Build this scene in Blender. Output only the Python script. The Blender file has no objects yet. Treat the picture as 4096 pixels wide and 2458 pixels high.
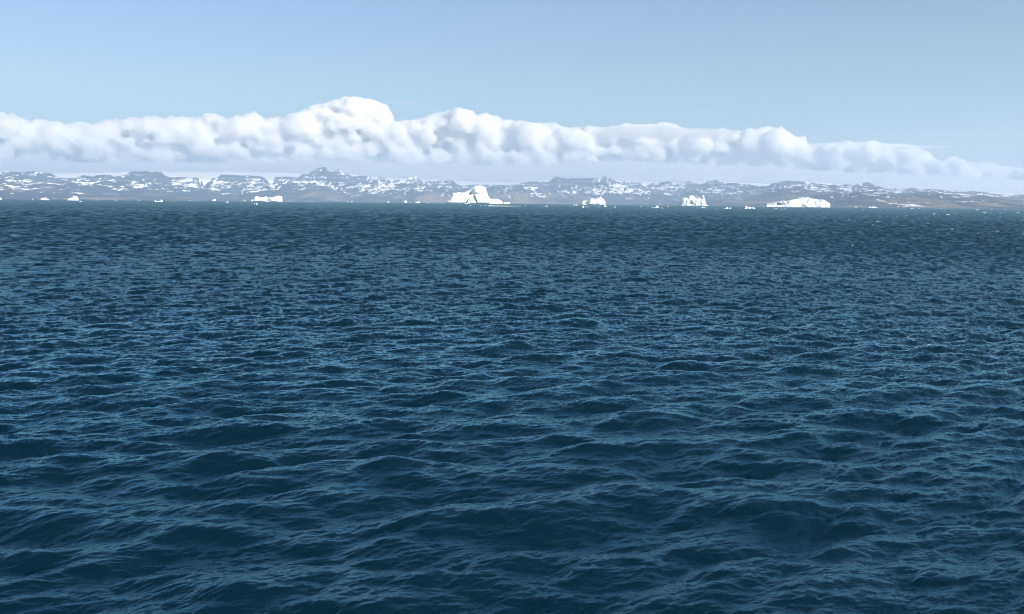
import bpy, math, random
import numpy as np
from mathutils import Matrix, Vector

# ------------------------------------------------------------------ camera
FS = 3980.0                      # focal length in pixels of the 4096-wide photograph
CH = 8.0                         # height of the ship's rail above the sea
PITCH = math.atan((1229 - 813) / FS)
ROLL = math.atan(40 / 4096)
cp, sp, cr, sr = math.cos(PITCH), math.sin(PITCH), math.cos(ROLL), math.sin(ROLL)
FW = np.array([0, cp, -sp]); R0 = np.array([1., 0, 0]); U0 = np.array([0, sp, cp])
RT = cr * R0 + sr * U0
UP = -sr * R0 + cr * U0
scene = bpy.context.scene
col = scene.collection
cd = bpy.data.cameras.new('camera')
cam = bpy.data.objects.new('camera', cd); col.objects.link(cam)
cd.sensor_width = 36; cd.lens = 36 * FS / 4096
cd.clip_start = 0.5; cd.clip_end = 400000
cam.matrix_world = Matrix(((RT[0], UP[0], -FW[0], 0), (RT[1], UP[1], -FW[1], 0), (RT[2], UP[2], -FW[2], CH), (0, 0, 0, 1)))
scene.camera = cam

# ------------------------------------------------------------------ sky, sun, exposure
SUN_EL = math.radians(27)
SUN_AZ = math.radians(133)       # clockwise from +Y (the view direction): behind the camera, to the right
w = bpy.data.worlds.new('World'); scene.world = w; w.use_nodes = True
nt = w.node_tree; bg = nt.nodes['Background']
sky = nt.nodes.new('ShaderNodeTexSky'); sky.sky_type = 'NISHITA'; sky.sun_disc = False
sky.sun_elevation = SUN_EL; sky.sun_rotation = SUN_AZ
sky.altitude = 0; sky.air_density = 1.0; sky.dust_density = 0.3; sky.ozone_density = 4.0
nt.links.new(sky.outputs[0], bg.inputs[0]); bg.inputs[1].default_value = 0.064
sd = bpy.data.lights.new('sun', 'SUN'); sd.energy = 5.0; sd.angle = math.radians(0.5); sd.color = (1.0, 0.89, 0.75)
so = bpy.data.objects.new('sun', sd); col.objects.link(so)
sdir = Vector((math.sin(SUN_AZ) * math.cos(SUN_EL), math.cos(SUN_AZ) * math.cos(SUN_EL), math.sin(SUN_EL)))
so.rotation_euler = sdir.to_track_quat('Z', 'Y').to_euler()
scene.view_settings.view_transform = 'Standard'
scene.view_settings.look = 'None'
scene.view_settings.exposure = 1.05
scene.view_settings.gamma = 1
cy = scene.cycles
cy.max_bounces = 6; cy.diffuse_bounces = 2; cy.glossy_bounces = 2; cy.transmission_bounces = 2
cy.volume_bounces = 0; cy.transparent_max_bounces = 16
cy.use_denoising = True; cy.filter_width = 1.1; cy.pixel_filter_type = 'BLACKMAN_HARRIS'

# ------------------------------------------------------------------ helpers
def ray(px, py):
    """direction through a point of the photograph (4096 wide); arrays allowed"""
    u = (np.asarray(px, float) - 2048) / FS; v = (1229 - np.asarray(py, float)) / FS
    return FW + u[..., None] * RT + v[..., None] * UP
def hz(px):                      # row of the sea horizon
    return 793 + np.asarray(px, float) * 40 / 4096
def px_to_az(px):
    d = ray(px, hz(px)); return np.arctan2(d[..., 0], d[..., 1])
def height_at(px, py, dist):     # world height seen at (px,py) at horizontal distance dist
    d = ray(px, py); return CH + dist * d[..., 2] / np.hypot(d[..., 0], d[..., 1])

def new_obj(name, me, mat=None, parent=None):
    o = bpy.data.objects.new(name, me); col.objects.link(o)
    if mat: me.materials.append(mat)
    if parent: o.parent = parent
    return o
def mesh_np(name, V, F, smooth=True):
    """V (n,3), F (m,3 or 4)"""
    me = bpy.data.meshes.new(name)
    V = np.ascontiguousarray(V, np.float32); F = np.ascontiguousarray(F, np.int32)
    k = F.shape[1]
    me.vertices.add(len(V)); me.vertices.foreach_set('co', V.ravel())
    me.loops.add(F.size); me.loops.foreach_set('vertex_index', F.ravel())
    me.polygons.add(len(F)); me.polygons.foreach_set('loop_start', np.arange(0, F.size, k, dtype=np.int32))
    me.update(calc_edges=True)
    if smooth: me.polygons.foreach_set('use_smooth', np.ones(len(F), bool))
    return me
def grid_faces(nr, nc):
    i = np.arange(nr - 1)[:, None] * nc + np.arange(nc - 1)[None]
    return np.stack([i, i + 1, i + nc + 1, i + nc], -1).reshape(-1, 4)

def _hash(ix, iy, seed):
    h = (ix.astype(np.int64) * 374761393 + iy.astype(np.int64) * 668265263 + seed * 974634777) & 0xffffffff
    h = ((h ^ (h >> 13)) * 1274126177) & 0xffffffff
    return ((h ^ (h >> 16)) & 0xffff) / 65535.0
def perlin(x, y, seed=0):
    ix = np.floor(x); iy = np.floor(y); fx = x - ix; fy = y - iy
    sx = fx * fx * fx * (fx * (fx * 6 - 15) + 10); sy = fy * fy * fy * (fy * (fy * 6 - 15) + 10)
    def g(a, b, dx, dy):
        t = _hash(a, b, seed) * 2 * np.pi
        return np.cos(t) * dx + np.sin(t) * dy
    n0 = g(ix, iy, fx, fy) * (1 - sx) + g(ix + 1, iy, fx - 1, fy) * sx
    n1 = g(ix, iy + 1, fx, fy - 1) * (1 - sx) + g(ix + 1, iy + 1, fx - 1, fy - 1) * sx
    return (n0 * (1 - sy) + n1 * sy) * 1.5
def fbm(x, y, o=5, seed=0, ridge=False):
    a, s, t = 1.0, 0.0, 0.0
    for k in range(o):
        n = perlin(x * 2 ** k, y * 2 ** k, seed + k * 17)
        if ridge: n = 1 - 2 * np.abs(n)
        s = s + a * n; t += a; a *= 0.5
    return s / t
def sstep(a, b, x):
    t = np.clip((x - a) / (b - a), 0, 1); return t * t * (3 - 2 * t)

class NT:
    """small node-tree helper"""
    def __init__(s, name):
        s.m = bpy.data.materials.new(name); s.m.use_nodes = True; s.t = s.m.node_tree; s.t.nodes.clear()
        s.out = s.t.nodes.new('ShaderNodeOutputMaterial')
    def n(s, typ, **kw):
        n = s.t.nodes.new(typ)
        ins = kw.pop('ins', {})
        for k, v in kw.items(): setattr(n, k, v)
        for k, v in ins.items(): s.set(n.inputs[k], v)
        return n
    def set(s, sock, v):
        if isinstance(v, bpy.types.NodeSocket): s.t.links.new(v, sock)
        else: sock.default_value = v
    def math(s, op, a, b=0.0, clamp=False):
        n = s.t.nodes.new('ShaderNodeMath'); n.operation = op; n.use_clamp = clamp
        s.set(n.inputs[0], a); s.set(n.inputs[1], b); return n.outputs[0]
    def noise(s, vec, scale, detail=4, rough=0.5, dist=0.0):
        n = s.n('ShaderNodeTexNoise', ins={'Vector': vec, 'Scale': scale, 'Detail': detail, 'Roughness': rough, 'Distortion': dist})
        return n.outputs['Fac']
    def ramp(s, x, lo, hi):
        n = s.n('ShaderNodeMapRange', interpolation_type='SMOOTHSTEP', ins={'Value': x, 'From Min': lo, 'From Max': hi})
        return n.outputs['Result']
    def mix(s, f, a, b):
        n = s.n('ShaderNodeMix', data_type='RGBA'); s.set(n.inputs[0], f); s.set(n.inputs[6], a); s.set(n.inputs[7], b)
        return n.outputs[2]
    def mapping(s, vec, scale, rot=(0, 0, 0)):
        n = s.n('ShaderNodeMapping', ins={'Vector': vec, 'Scale': scale, 'Rotation': rot}); return n.outputs[0]

# ------------------------------------------------------------------ materials
def mat_water():
    m = NT('sea_water')
    geo = m.n('ShaderNodeNewGeometry'); pos = geo.outputs['Position']
    at = m.n('ShaderNodeAttribute', attribute_name='wave_normal').outputs['Vector']
    ro = m.n('ShaderNodeAttribute', attribute_name='chop').outputs['Fac']
    fo = m.n('ShaderNodeAttribute', attribute_name='foam').outputs['Fac']
    # capillary ripples below the mesh resolution
    p1 = m.mapping(pos, (1.0, 1.7, 1.0), (0, 0, 0.2))
    h1 = m.noise(p1, 9.0, 3, 0.6)
    bump = m.n('ShaderNodeBump', ins={'Strength': 1.0, 'Distance': 0.012, 'Height': h1, 'Normal': at})
    body = m.n('ShaderNodeBsdfDiffuse', ins={'Color': (0.00003, 0.0074, 0.0130, 1), 'Normal': bump.outputs[0]})
    gl = m.n('ShaderNodeBsdfGlossy', distribution='GGX', ins={'Color': (0.48, 0.88, 1.0, 1), 'Roughness': ro, 'Normal': bump.outputs[0]})
    fr = m.n('ShaderNodeFresnel', ins={'IOR': 1.5, 'Normal': bump.outputs[0]})
    # a choppy patch mirrors less than a smooth one at the same slant: its facets stand up towards the eye
    rk = m.n('ShaderNodeMapRange', ins={'Value': ro, 'From Min': 0.28, 'From Max': 0.5, 'To Min': 0.0, 'To Max': 2.6})
    fk = m.math('DIVIDE', fr.outputs[0], m.math('ADD', 1.0, m.math('MULTIPLY', fr.outputs[0], rk.outputs['Result'])))
    p = m.n('ShaderNodeMixShader', ins={0: fk, 1: body.outputs[0], 2: gl.outputs[0]})
    # white foam where a crest has broken
    fn = m.noise(m.mapping(pos, (1.2, 0.6, 1)), 1.6, 4, 0.7)
    ff = m.ramp(m.math('ADD', fo, m.math('MULTIPLY', m.math('SUBTRACT', fn, 0.5), 0.9)), 0.42, 0.62)
    foam = m.n('ShaderNodeBsdfDiffuse', ins={'Color': (0.42, 0.42, 0.42, 1)})
    mx = m.n('ShaderNodeMixShader', ins={0: ff, 1: p.outputs[0], 2: foam.outputs[0]})
    m.t.links.new(mx.outputs[0], m.out.inputs[0]); return m.m
def mat_land():
    m = NT('snow_patched_rock')
    geo = m.n('ShaderNodeNewGeometry'); pos = geo.outputs['Position']
    ks = m.n('ShaderNodeAttribute', attribute_name='snow').outputs['Fac']
    kt = m.n('ShaderNodeAttribute', attribute_name='sunlit_tan').outputs['Fac']
    n1 = m.noise(m.mapping(pos, (1, 0.28, 1.6), (0, 0, 0.1)), 1 / 240, 6, 0.62, 1.5)
    n2 = m.noise(m.mapping(pos, (1, 0.3, 2.0), (0, 0, -0.15)), 1 / 65, 4, 0.6, 0.8)
    nn = m.math('ADD', m.math('MULTIPLY', n1, 0.58), m.math('MULTIPLY', n2, 0.42))
    f = m.ramp(m.math('ADD', m.math('MULTIPLY', m.math('SUBTRACT', nn, 0.5), 3.4), ks), 0.46, 0.54)
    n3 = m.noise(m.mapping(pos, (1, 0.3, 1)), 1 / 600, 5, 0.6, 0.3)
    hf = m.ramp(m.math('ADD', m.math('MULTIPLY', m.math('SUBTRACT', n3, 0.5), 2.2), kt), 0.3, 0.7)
    rock = m.mix(hf, (0.04, 0.058, 0.10, 1), (0.24, 0.19, 0.16, 1))  # painted light: blue-grey stands in for cloud shade and haze, tan for sunlit slopes
    rock = m.mix(m.ramp(n2, 0.35, 0.7), rock, m.mix(0.35, rock, (0.02, 0.02, 0.022, 1)))
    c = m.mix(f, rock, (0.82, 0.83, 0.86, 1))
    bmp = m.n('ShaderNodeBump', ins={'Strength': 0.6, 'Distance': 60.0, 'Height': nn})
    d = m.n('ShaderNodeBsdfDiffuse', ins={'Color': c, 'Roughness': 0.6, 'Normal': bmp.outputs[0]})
    m.t.links.new(d.outputs[0], m.out.inputs[0]); return m.m
def mat_icecap():
    m = NT('inland_ice')
    pos = m.n('ShaderNodeNewGeometry').outputs['Position']
    n = m.noise(m.mapping(pos, (1, 0.2, 1)), 1 / 2500, 4, 0.5)
    c = m.mix(n, (0.78, 0.80, 0.84, 1), (0.88, 0.88, 0.88, 1))
    d = m.n('ShaderNodeBsdfDiffuse', ins={'Color': c})
    m.t.links.new(d.outputs[0], m.out.inputs[0]); return m.m
def mat_ice():
    m = NT('glacier_ice')
    pos = m.n('ShaderNodeTexCoord').outputs['Object']
    kd = m.n('ShaderNodeAttribute', attribute_name='grey_teal').outputs['Fac']
    n = m.noise(m.mapping(pos, (1, 1, 1.6)), 0.035, 6, 0.6)
    n2 = m.noise(m.mapping(pos, (0.6, 0.6, 2.2)), 0.15, 4, 0.6)
    c = m.mix(m.ramp(n, 0.35, 0.75), (0.84, 0.87, 0.90, 1), (0.72, 0.80, 0.86, 1))
    c = m.mix(m.math('MULTIPLY', kd, m.ramp(n2, 0.35, 0.6)), c, (0.30, 0.40, 0.42, 1))  # broken grey-teal tone inside the given outlines
    bmp = m.n('ShaderNodeBump', ins={'Strength': 0.5, 'Distance': 3.0, 'Height': m.math('ADD', n, n2)})
    p = m.n('ShaderNodeBsdfPrincipled', ins={'Base Color': c, 'Roughness': 0.55, 'IOR': 1.31, 'Normal': bmp.outputs[0]})
    m.t.links.new(p.outputs[0], m.out.inputs[0]); return m.m
def mat_cloud(name, dens, aniso=0.2, erode=0.32, scale=1 / 1100, stretch=1.0, col=(1, 0.978, 0.938, 1)):
    m = NT(name)
    pos = m.n('ShaderNodeNewGeometry').outputs['Position']
    d = m.n('ShaderNodeAttribute', attribute_name='density').outputs['Fac']
    n = m.noise(m.mapping(pos, (1, 1, stretch)), scale, 5, 0.6, 0.0)
    nf = m.noise(pos, scale * 3.3, 3, 0.6, 0.0)
    e = m.math('SUBTRACT', d, m.math('MULTIPLY', m.math('SUBTRACT', n, 0.36), erode * 2.2))
    e = m.math('SUBTRACT', e, m.math('MULTIPLY', m.math('SUBTRACT', nf, 0.45), erode * 0.85))
    k = m.math('MULTIPLY', m.math('MULTIPLY', m.ramp(e, 0.0, 0.25), m.ramp(d, 0.01, 0.12)), dens)
    v = m.n('ShaderNodeVolumeScatter', ins={'Color': col, 'Density': k, 'Anisotropy': aniso})
    m.t.links.new(v.outputs[0], m.out.inputs['Volume']); return m.m

# ------------------------------------------------------------------ the sea
def foam_spots():
    s = []
    # (x, y, half width) in the photograph
    for x, y, r in ((611, 841, 3), (2239, 843, 3), (1607, 849, 2), (1759, 865, 2), (3519, 865, 4), (3589, 868, 4), (3624, 864, 4), (3654, 885, 5),
                    (3511, 886, 12), (3713, 894, 4), (3772, 915, 4), (3807, 918, 8), (3831, 919, 5), (3749, 931, 7), (3792, 937, 4), (3912, 933, 5),
                    (3959, 936, 6), (3993, 925, 4), (4031, 922, 3), (4058, 929, 5), (4086, 887, 3), (3999, 869, 4), (3309, 856, 4), (3209, 841, 3),
                    (3293, 849, 2), (3384, 982, 4), (3410, 983, 6), (3548, 900, 4), (3737, 855, 4), (3395, 880, 3), (3490, 901, 4), (3300, 868, 3),
                    (3635, 1360, 16), (3590, 1352, 10), (3720, 1372, 14), (3760, 1375, 18), (1490, 1640, 12), 
                    (800, 2440, 30), (2700, 1500, 8), (2900, 1103, 5), (1220, 1060, 4), (1895, 1010, 4), (1000, 2100, 5)):
        s.append((x, y, r))
    rr = random.Random(5)
    for _ in range(40):
        x = 4096 * (1 - rr.random() ** 2.6 * 0.75); y = hz(x) + 12 + 95 * rr.random() ** 1.3
        s.append((x, float(y), rr.uniform(1.2, 2.6)))
    return s
def build_sea():
    rng = np.random.default_rng(11)
    LP = 0.66; WD = math.radians(-72)                      # peak scale, wind direction (blowing towards the camera, a little to the right)
    OCT = 0.0062                                          # slope variance per octave
    def tile(L, N, bands, seed):
        rng = np.random.default_rng(seed)
        k1 = np.fft.fftfreq(N, 1 / N) * 2 * np.pi / L
        kx, ky = np.meshgrid(k1, k1, indexing='xy'); k = np.hypot(kx, ky); k[0, 0] = 1
        cs = (kx * math.cos(WD) + ky * math.sin(WD)) / k
        spread = 0.07 + np.abs(cs) ** 5
        P = np.exp(-1 / (k * LP) ** 2) / k ** 4 * spread; P[0, 0] = 0
        xi = (rng.normal(size=(N, N)) + 1j * rng.normal(size=(N, N)))
        a = xi * np.sqrt(P) * (2 * np.pi / L)
        res = []
        lam = 2 * np.pi / k
        for lo, hi in bands:
            b = a * ((lam >= lo) & (lam < hi))
            f = lambda s: np.fft.ifft2(s).real * N * N
            res.append([f(b), f(-1j * kx / k * b), f(-1j * ky / k * b), f(1j * kx * b), f(1j * ky * b)])
        return res
    bandsA = [(8, 60), (4, 8), (2, 4), (1, 2), (0.5, 1)]
    bandsB = [(0.25, 0.5), (0.12, 0.25), (0.06, 0.12)]
    A1 = tile(113.0, 1024, bandsA, 1); A2 = tile(87.0, 1024, bandsA, 2); B = tile(13.7, 1024, bandsB, 3)
    ref = np.mean([b[3].var() + b[4].var() for b in A1[2:5]])
    G = math.sqrt(OCT / ref)
    # fan-shaped grid
    th = np.concatenate([np.linspace(math.radians(27.5), math.radians(0.5), 1050, endpoint=False),
                         np.geomspace(math.radians(0.5), math.radians(0.012), 75)])
    r = CH / np.tan(th); NR = len(r)
    NC = 1850; az = np.linspace(math.radians(-33), math.radians(33), NC)
    dt = r * (az[1] - az[0]); drow = np.maximum(np.abs(np.gradient(r)), dt)
    X = r[:, None] * np.sin(az)[None]; Y = r[:, None] * np.cos(az)[None]
    Z = np.zeros_like(X); DX = np.zeros_like(X); DY = np.zeros_like(X); SX = np.zeros_like(X); SY = np.zeros_like(X)
    lost = np.zeros(NR)
    # calmer and gustier lanes
    gust = np.clip(1 + 0.8 * fbm(X / 60, Y / 130, 3, 7) , 0.55, 1.5)
    def samp(T, L, rot, ox, oy, rows):
        c, s_ = math.cos(rot), math.sin(rot)
        N = T[0].shape[0]
        u = ((c * X[:rows] + s_ * Y[:rows]) / L + ox) * N; v = ((-s_ * X[:rows] + c * Y[:rows]) / L + oy) * N
        iu = np.floor(u).astype(np.int64); iv = np.floor(v).astype(np.int64)
        fu = (u - iu).astype(np.float32); fv = (v - iv).astype(np.float32)
        iu0 = iu % N; iv0 = iv % N; iu1 = (iu0 + 1) % N; iv1 = (iv0 + 1) % N
        out = []
        for q in T:
            q = q.astype(np.float32)
            out.append((q[iv0, iu0] * (1 - fu) + q[iv0, iu1] * fu) * (1 - fv) + (q[iv1, iu0] * (1 - fu) + q[iv1, iu1] * fu) * fv)
        h, dx, dy, sx, sy = out                            # rotate vectors back
        return h, c * dx - s_ * dy, s_ * dx + c * dy, c * sx - s_ * sy, s_ * sx + c * sy
    def add(T, L, rot, ox, oy, lam, k, g):
        wgt = sstep(0.8, 2.2, lam / (dt ** 0.66 * drow ** 0.34))
        rows = int((wgt > 0).sum())
        if rows < 2: return wgt
        h, dx, dy, sx, sy = samp(T, L, rot, ox, oy, rows)
        wv = (wgt[:rows, None] * k * G) * (gust[:rows] if g else 1)
        Z[:rows] += h * wv; DX[:rows] += dx * wv; DY[:rows] += dy * wv; SX[:rows] += sx * wv; SY[:rows] += sy * wv
        return wgt
    s2 = math.sqrt(0.5)
    for i, (lo, hi) in enumerate(bandsA):
        lam = min(lo * 1.4, 10); bg_ = (1.5, 2.0, 2.2, 2.0, 1.6)[i]
        wg = add(A1[i], 113.0, 0.0, 0.1, 0.37, lam, s2 * bg_, i > 2); add(A2[i], 87.0, 0.13, 0.5, 0.2, lam, s2 * bg_, i > 2)
        lost += OCT * (1 - wg ** 2)
    for i, (lo, hi) in enumerate(bandsB):
        wg = add(B[i], 13.7, 0.3, 0.2, 0.6, lo * 1.4, (1.5, 1.35, 1.0)[i], True)
        lost += OCT * (1 - wg ** 2)
    CHOP = 0.95
    V = np.stack([X + CHOP * DX * 1.0, Y + CHOP * DY, Z], -1)
    V[-60:, :, 2] *= 0.3
    me = mesh_np('sea', V.reshape(-1, 3), grid_faces(NR, NC))
    # rows farther apart than the crests: there only the faces turned to the open side of the fan are seen,
    # so the slopes take the distribution of unmasked facets
    ca, sa = np.sin(az)[None], np.cos(az)[None]
    SR = -(SX * ca + SY * sa); ST = SX * sa - SY * ca
    dr = np.abs(np.gradient(r))
    from math import erf
    for i in range(NR):
        b = sstep(0.4, 2.5, dr[i] / 1.0)
        if b <= 0: continue
        q = -SR[i]; sg = q.std() + 1e-6; tt = CH / r[i]
        g = np.linspace(-4 * sg, 4.5 * sg, 200); pdf = np.exp(-0.5 * (g / sg) ** 2)
        cn = np.cumsum(pdf); cn /= cn[-1]
        cv = np.cumsum(pdf * np.maximum(0, g + tt)); cv /= cv[-1]
        m_ = np.interp(cn, cv, g)                          # map slope -> visible slope with the same rank
        q2 = np.interp(q, g, m_)
        SR[i] = -(q * (1 - b) + q2 * b)
    SX = -SR * ca + ST * sa; SY = -SR * sa - ST * ca
    # shading normals follow the waves even where the mesh rows lie farther apart than the crests
    nl = np.stack([-SX, -SY, np.ones_like(SX)], -1); nl /= np.linalg.norm(nl, axis=-1, keepdims=True)
    a = me.attributes.new('wave_normal', 'FLOAT_VECTOR', 'POINT'); a.data.foreach_set('vector', nl.astype(np.float32).ravel())
    al = np.sqrt(0.0004 + lost)
    a = me.attributes.new('chop', 'FLOAT', 'POINT'); a.data.foreach_set('value', np.repeat(np.sqrt(al), NC).astype(np.float32))
    fm = np.zeros_like(X, dtype=np.float32)
    for x, y, hw in foam_spots():
        d = ray(np.array(x), np.array(y)); t = -CH / d[2]; fx, fy = d[0] * t, d[1] * t
        rr = math.hypot(fx, fy); wd = hw * rr / FS; ln = max(wd * 0.5, 1.2 * rr * rr / CH / FS)
        a0 = math.atan2(fx, fy)
        ci = np.searchsorted(az, [a0 - 4 * wd / rr, a0 + 4 * wd / rr]); ri = np.searchsorted(-th, [-CH / max(rr - 4 * ln, 1), -CH / (rr + 4 * ln)])
        sl = (slice(max(ri[0] - 1, 0), ri[1] + 1), slice(max(ci[0] - 1, 0), ci[1] + 1))
        rg = r[sl[0]][:, None]; ag = az[sl[1]][None]
        fm[sl] = np.maximum(fm[sl], np.exp(-((ag - a0) * rr / wd) ** 2 - ((rg - rr) / ln) ** 2))
    a = me.attributes.new('foam', 'FLOAT', 'POINT'); a.data.foreach_set('value', fm.ravel())
    o = new_obj('sea_water', me, mat_water()); o['kind'] = 'structure'
    return o
build_sea()

# ------------------------------------------------------------------ the coast
def conv(x0, y0, s, pts): return [(x0 + s * a, y0 + s * b) for a, b in pts]
Z1 = lambda p: conv(0, 640, .28305, p)
Z2 = lambda p: conv(600, 640, .28305, p)
Z3 = lambda p: conv(1200, 640, .28305, p)
Z4 = lambda p: conv(1700, 700, .16175, p)
Z5 = lambda p: conv(1900, 640, .28305, p)
Z6 = lambda p: conv(2500, 680, .2022, p)
Z7 = lambda p: conv(2900, 680, .2426, p)
Z8 = lambda p: conv(3400, 680, .2814, p)
RIDGE = (Z1([(-60, 180), (0, 175), (140, 165), (200, 165), (260, 175), (350, 155), (400, 150), (480, 155), (600, 185), (720, 190), (800, 220), (860, 245), (1000, 262), (1100, 250), (1180, 225),
             (1300, 240), (1450, 218), (1560, 222), (1620, 235), (1700, 215), (1800, 185), (1950, 170), (2100, 160)])
         + Z2([(20, 175), (90, 160), (165, 175), (205, 215), (270, 245), (350, 250), (480, 262), (620, 255), (690, 260), (725, 290), (700, 310), (720, 385), (770, 385), (850, 300), (900, 260), (960, 240), (1040, 222), (1150, 230),
               (1400, 232), (1530, 240), (1640, 262), (1672, 300), (1690, 330), (1750, 320), (1765, 265), (1900, 240), (2060, 230)])
         + Z3([(0, 225), (120, 190), (180, 160), (220, 140), (290, 125), (360, 115), (378, 120), (388, 150), (420, 150), (500, 155), (545, 128), (560, 130), (600, 155), (640, 190), (720, 195), (800, 220), (900, 235), (1030, 250),
               (1060, 262), (1110, 258), (1150, 250), (1250, 258), (1290, 278), (1400, 268), (1540, 255), (1620, 240), (1665, 242), (1700, 280), (1730, 320), (1830, 310), (1930, 318), (1990, 295), (2050, 291), (2140, 290),
               (2180, 320), (2230, 360), (2350, 365), (2440, 360)])
         + Z4([(1300, 250), (1600, 258), (1900, 262), (2050, 265), (2190, 255)])
         + Z5([(560, 345), (730, 325), (900, 305), (1000, 300), (1060, 285), (1110, 270), (1125, 240), (1160, 250), (1200, 250), (1300, 265), (1400, 258), (1500, 245), (1600, 260), (1750, 245), (1800, 238), (1830, 228), (1860, 238),
               (1900, 260), (1950, 285), (2000, 278), (2060, 300)])
         + Z6([(0, 228), (120, 228), (170, 245), (280, 255), (450, 250), (600, 270), (680, 255), (900, 255), (1000, 270), (1060, 252), (1130, 246), (1270, 250), (1350, 265), (1440, 300), (1550, 270), (1600, 245), (1640, 230), (1810, 225),
               (1880, 250), (2050, 270), (2150, 265)])
         + Z7([(180, 225), (400, 240), (600, 252), (710, 258), (750, 235), (780, 215), (900, 190), (1000, 180), (1080, 175), (1150, 180), (1270, 200), (1310, 225), (1350, 240), (1400, 218), (1450, 218), (1560, 230), (1700, 225), (1850, 235),
               (2000, 235), (2050, 250), (2080, 270), (2130, 240), (2180, 225), (2340, 225)])
         + Z8([(260, 195), (330, 228), (420, 240), (600, 260), (850, 270), (1000, 280), (1200, 290), (1440, 302), (1480, 304), (1520, 302), (1600, 315), (1700, 312), (1850, 313), (2000, 320), (2150, 330), (2290, 355), (2400, 338), (2473, 330), (2700, 320)]))
MID = (Z1([(-60, 290), (0, 290), (200, 310), (400, 330), (600, 300), (900, 340), (1100, 300), (1300, 330), (1500, 290), (1650, 290), (1800, 310), (2050, 290)])
       + Z2([(80, 315), (200, 325), (330, 370), (500, 380), (650, 390), (800, 420), (1000, 440), (1250, 440), (1350, 420), (1500, 385), (1700, 340), (1780, 345), (1900, 300), (2000, 285)])
       + Z3([(0, 285), (300, 290), (500, 300), (700, 330), (900, 320), (1100, 320), (1280, 300), (1450, 330), (1700, 340), (1800, 380), (2000, 400), (2400, 440)])
       + Z5([(0, 410), (300, 400), (600, 375), (850, 380), (1000, 390), (1100, 370), (1400, 330), (1700, 330), (2000, 310)])
       + Z6([(0, 270), (200, 330), (400, 420), (560, 375), (640, 380), (760, 440), (900, 480), (1100, 470), (1300, 420), (1500, 410), (1700, 450), (1900, 480)])
       + Z7([(60, 400), (300, 480), (500, 420), (700, 360), (900, 300), (1200, 290), (1400, 320), (1500, 350), (1700, 330), (1900, 350)])
       + Z8([(0, 330), (200, 280), (500, 320), (800, 340), (950, 290), (1200, 300), (1400, 330), (1550, 330), (1700, 350), (1850, 335), (2100, 370), (2300, 410), (2473, 400), (2700, 400)]))
LOW = (Z1([(-60, 440), (0, 440), (300, 470), (700, 470), (1100, 460), (1400, 470), (1800, 480), (2100, 500)])
       + Z2([(0, 510), (300, 500), (700, 520), (1000, 540), (1200, 500), (1300, 480), (1600, 440), (1900, 420), (2100, 420)])
       + Z3([(0, 430), (300, 400), (600, 450), (900, 480), (1100, 490), (1300, 500), (1500, 470), (1600, 400), (1750, 370), (1850, 410), (2000, 400), (2250, 400)])
       + Z5([(100, 400), (150, 390), (500, 380), (620, 365), (800, 370), (950, 410), (1100, 455), (1300, 510), (1500, 575), (1700, 590), (2100, 590)])
       + Z6([(0, 620), (500, 640), (1000, 600), (1500, 600), (1900, 590)])
       + Z7([(0, 540), (700, 520), (1000, 485), (1350, 430), (1500, 420), (1700, 400), (1870, 375), (2050, 390)])
       + Z8([(0, 325), (200, 312), (350, 305), (500, 340), (700, 370), (1000, 365), (1300, 370), (1600, 410), (2000, 440), (2473, 500), (2700, 500)]))
CAP = (Z1([(-60, 215), (0, 215), (600, 205), (1300, 195), (1700, 185)]) + Z2([(0, 165), (230, 176), (1000, 180), (1300, 182), (1900, 190), (2200, 198)])
       + Z3([(600, 190), (900, 232), (1300, 268), (2000, 286), (2473, 318)]) + Z5([(150, 325), (560, 322), (900, 295), (1400, 250), (2000, 300)])
       + Z6([(200, 245), (1000, 262), (1400, 240), (1550, 233), (1700, 238)]) + Z7([(0, 205), (400, 222), (720, 243), (1300, 205), (1600, 222)])
       + Z8([(0, 235), (1000, 290), (2473, 345), (2700, 345)]))
def coast(px):                   # distance of the shore, metres, along the bay
    return np.interp(px, [-400, 0, 700, 1400, 2048, 2600, 3100, 3600, 4096, 4600], [11500, 12000, 14500, 18000, 19000, 17500, 12500, 10200, 9000, 8500])
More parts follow.
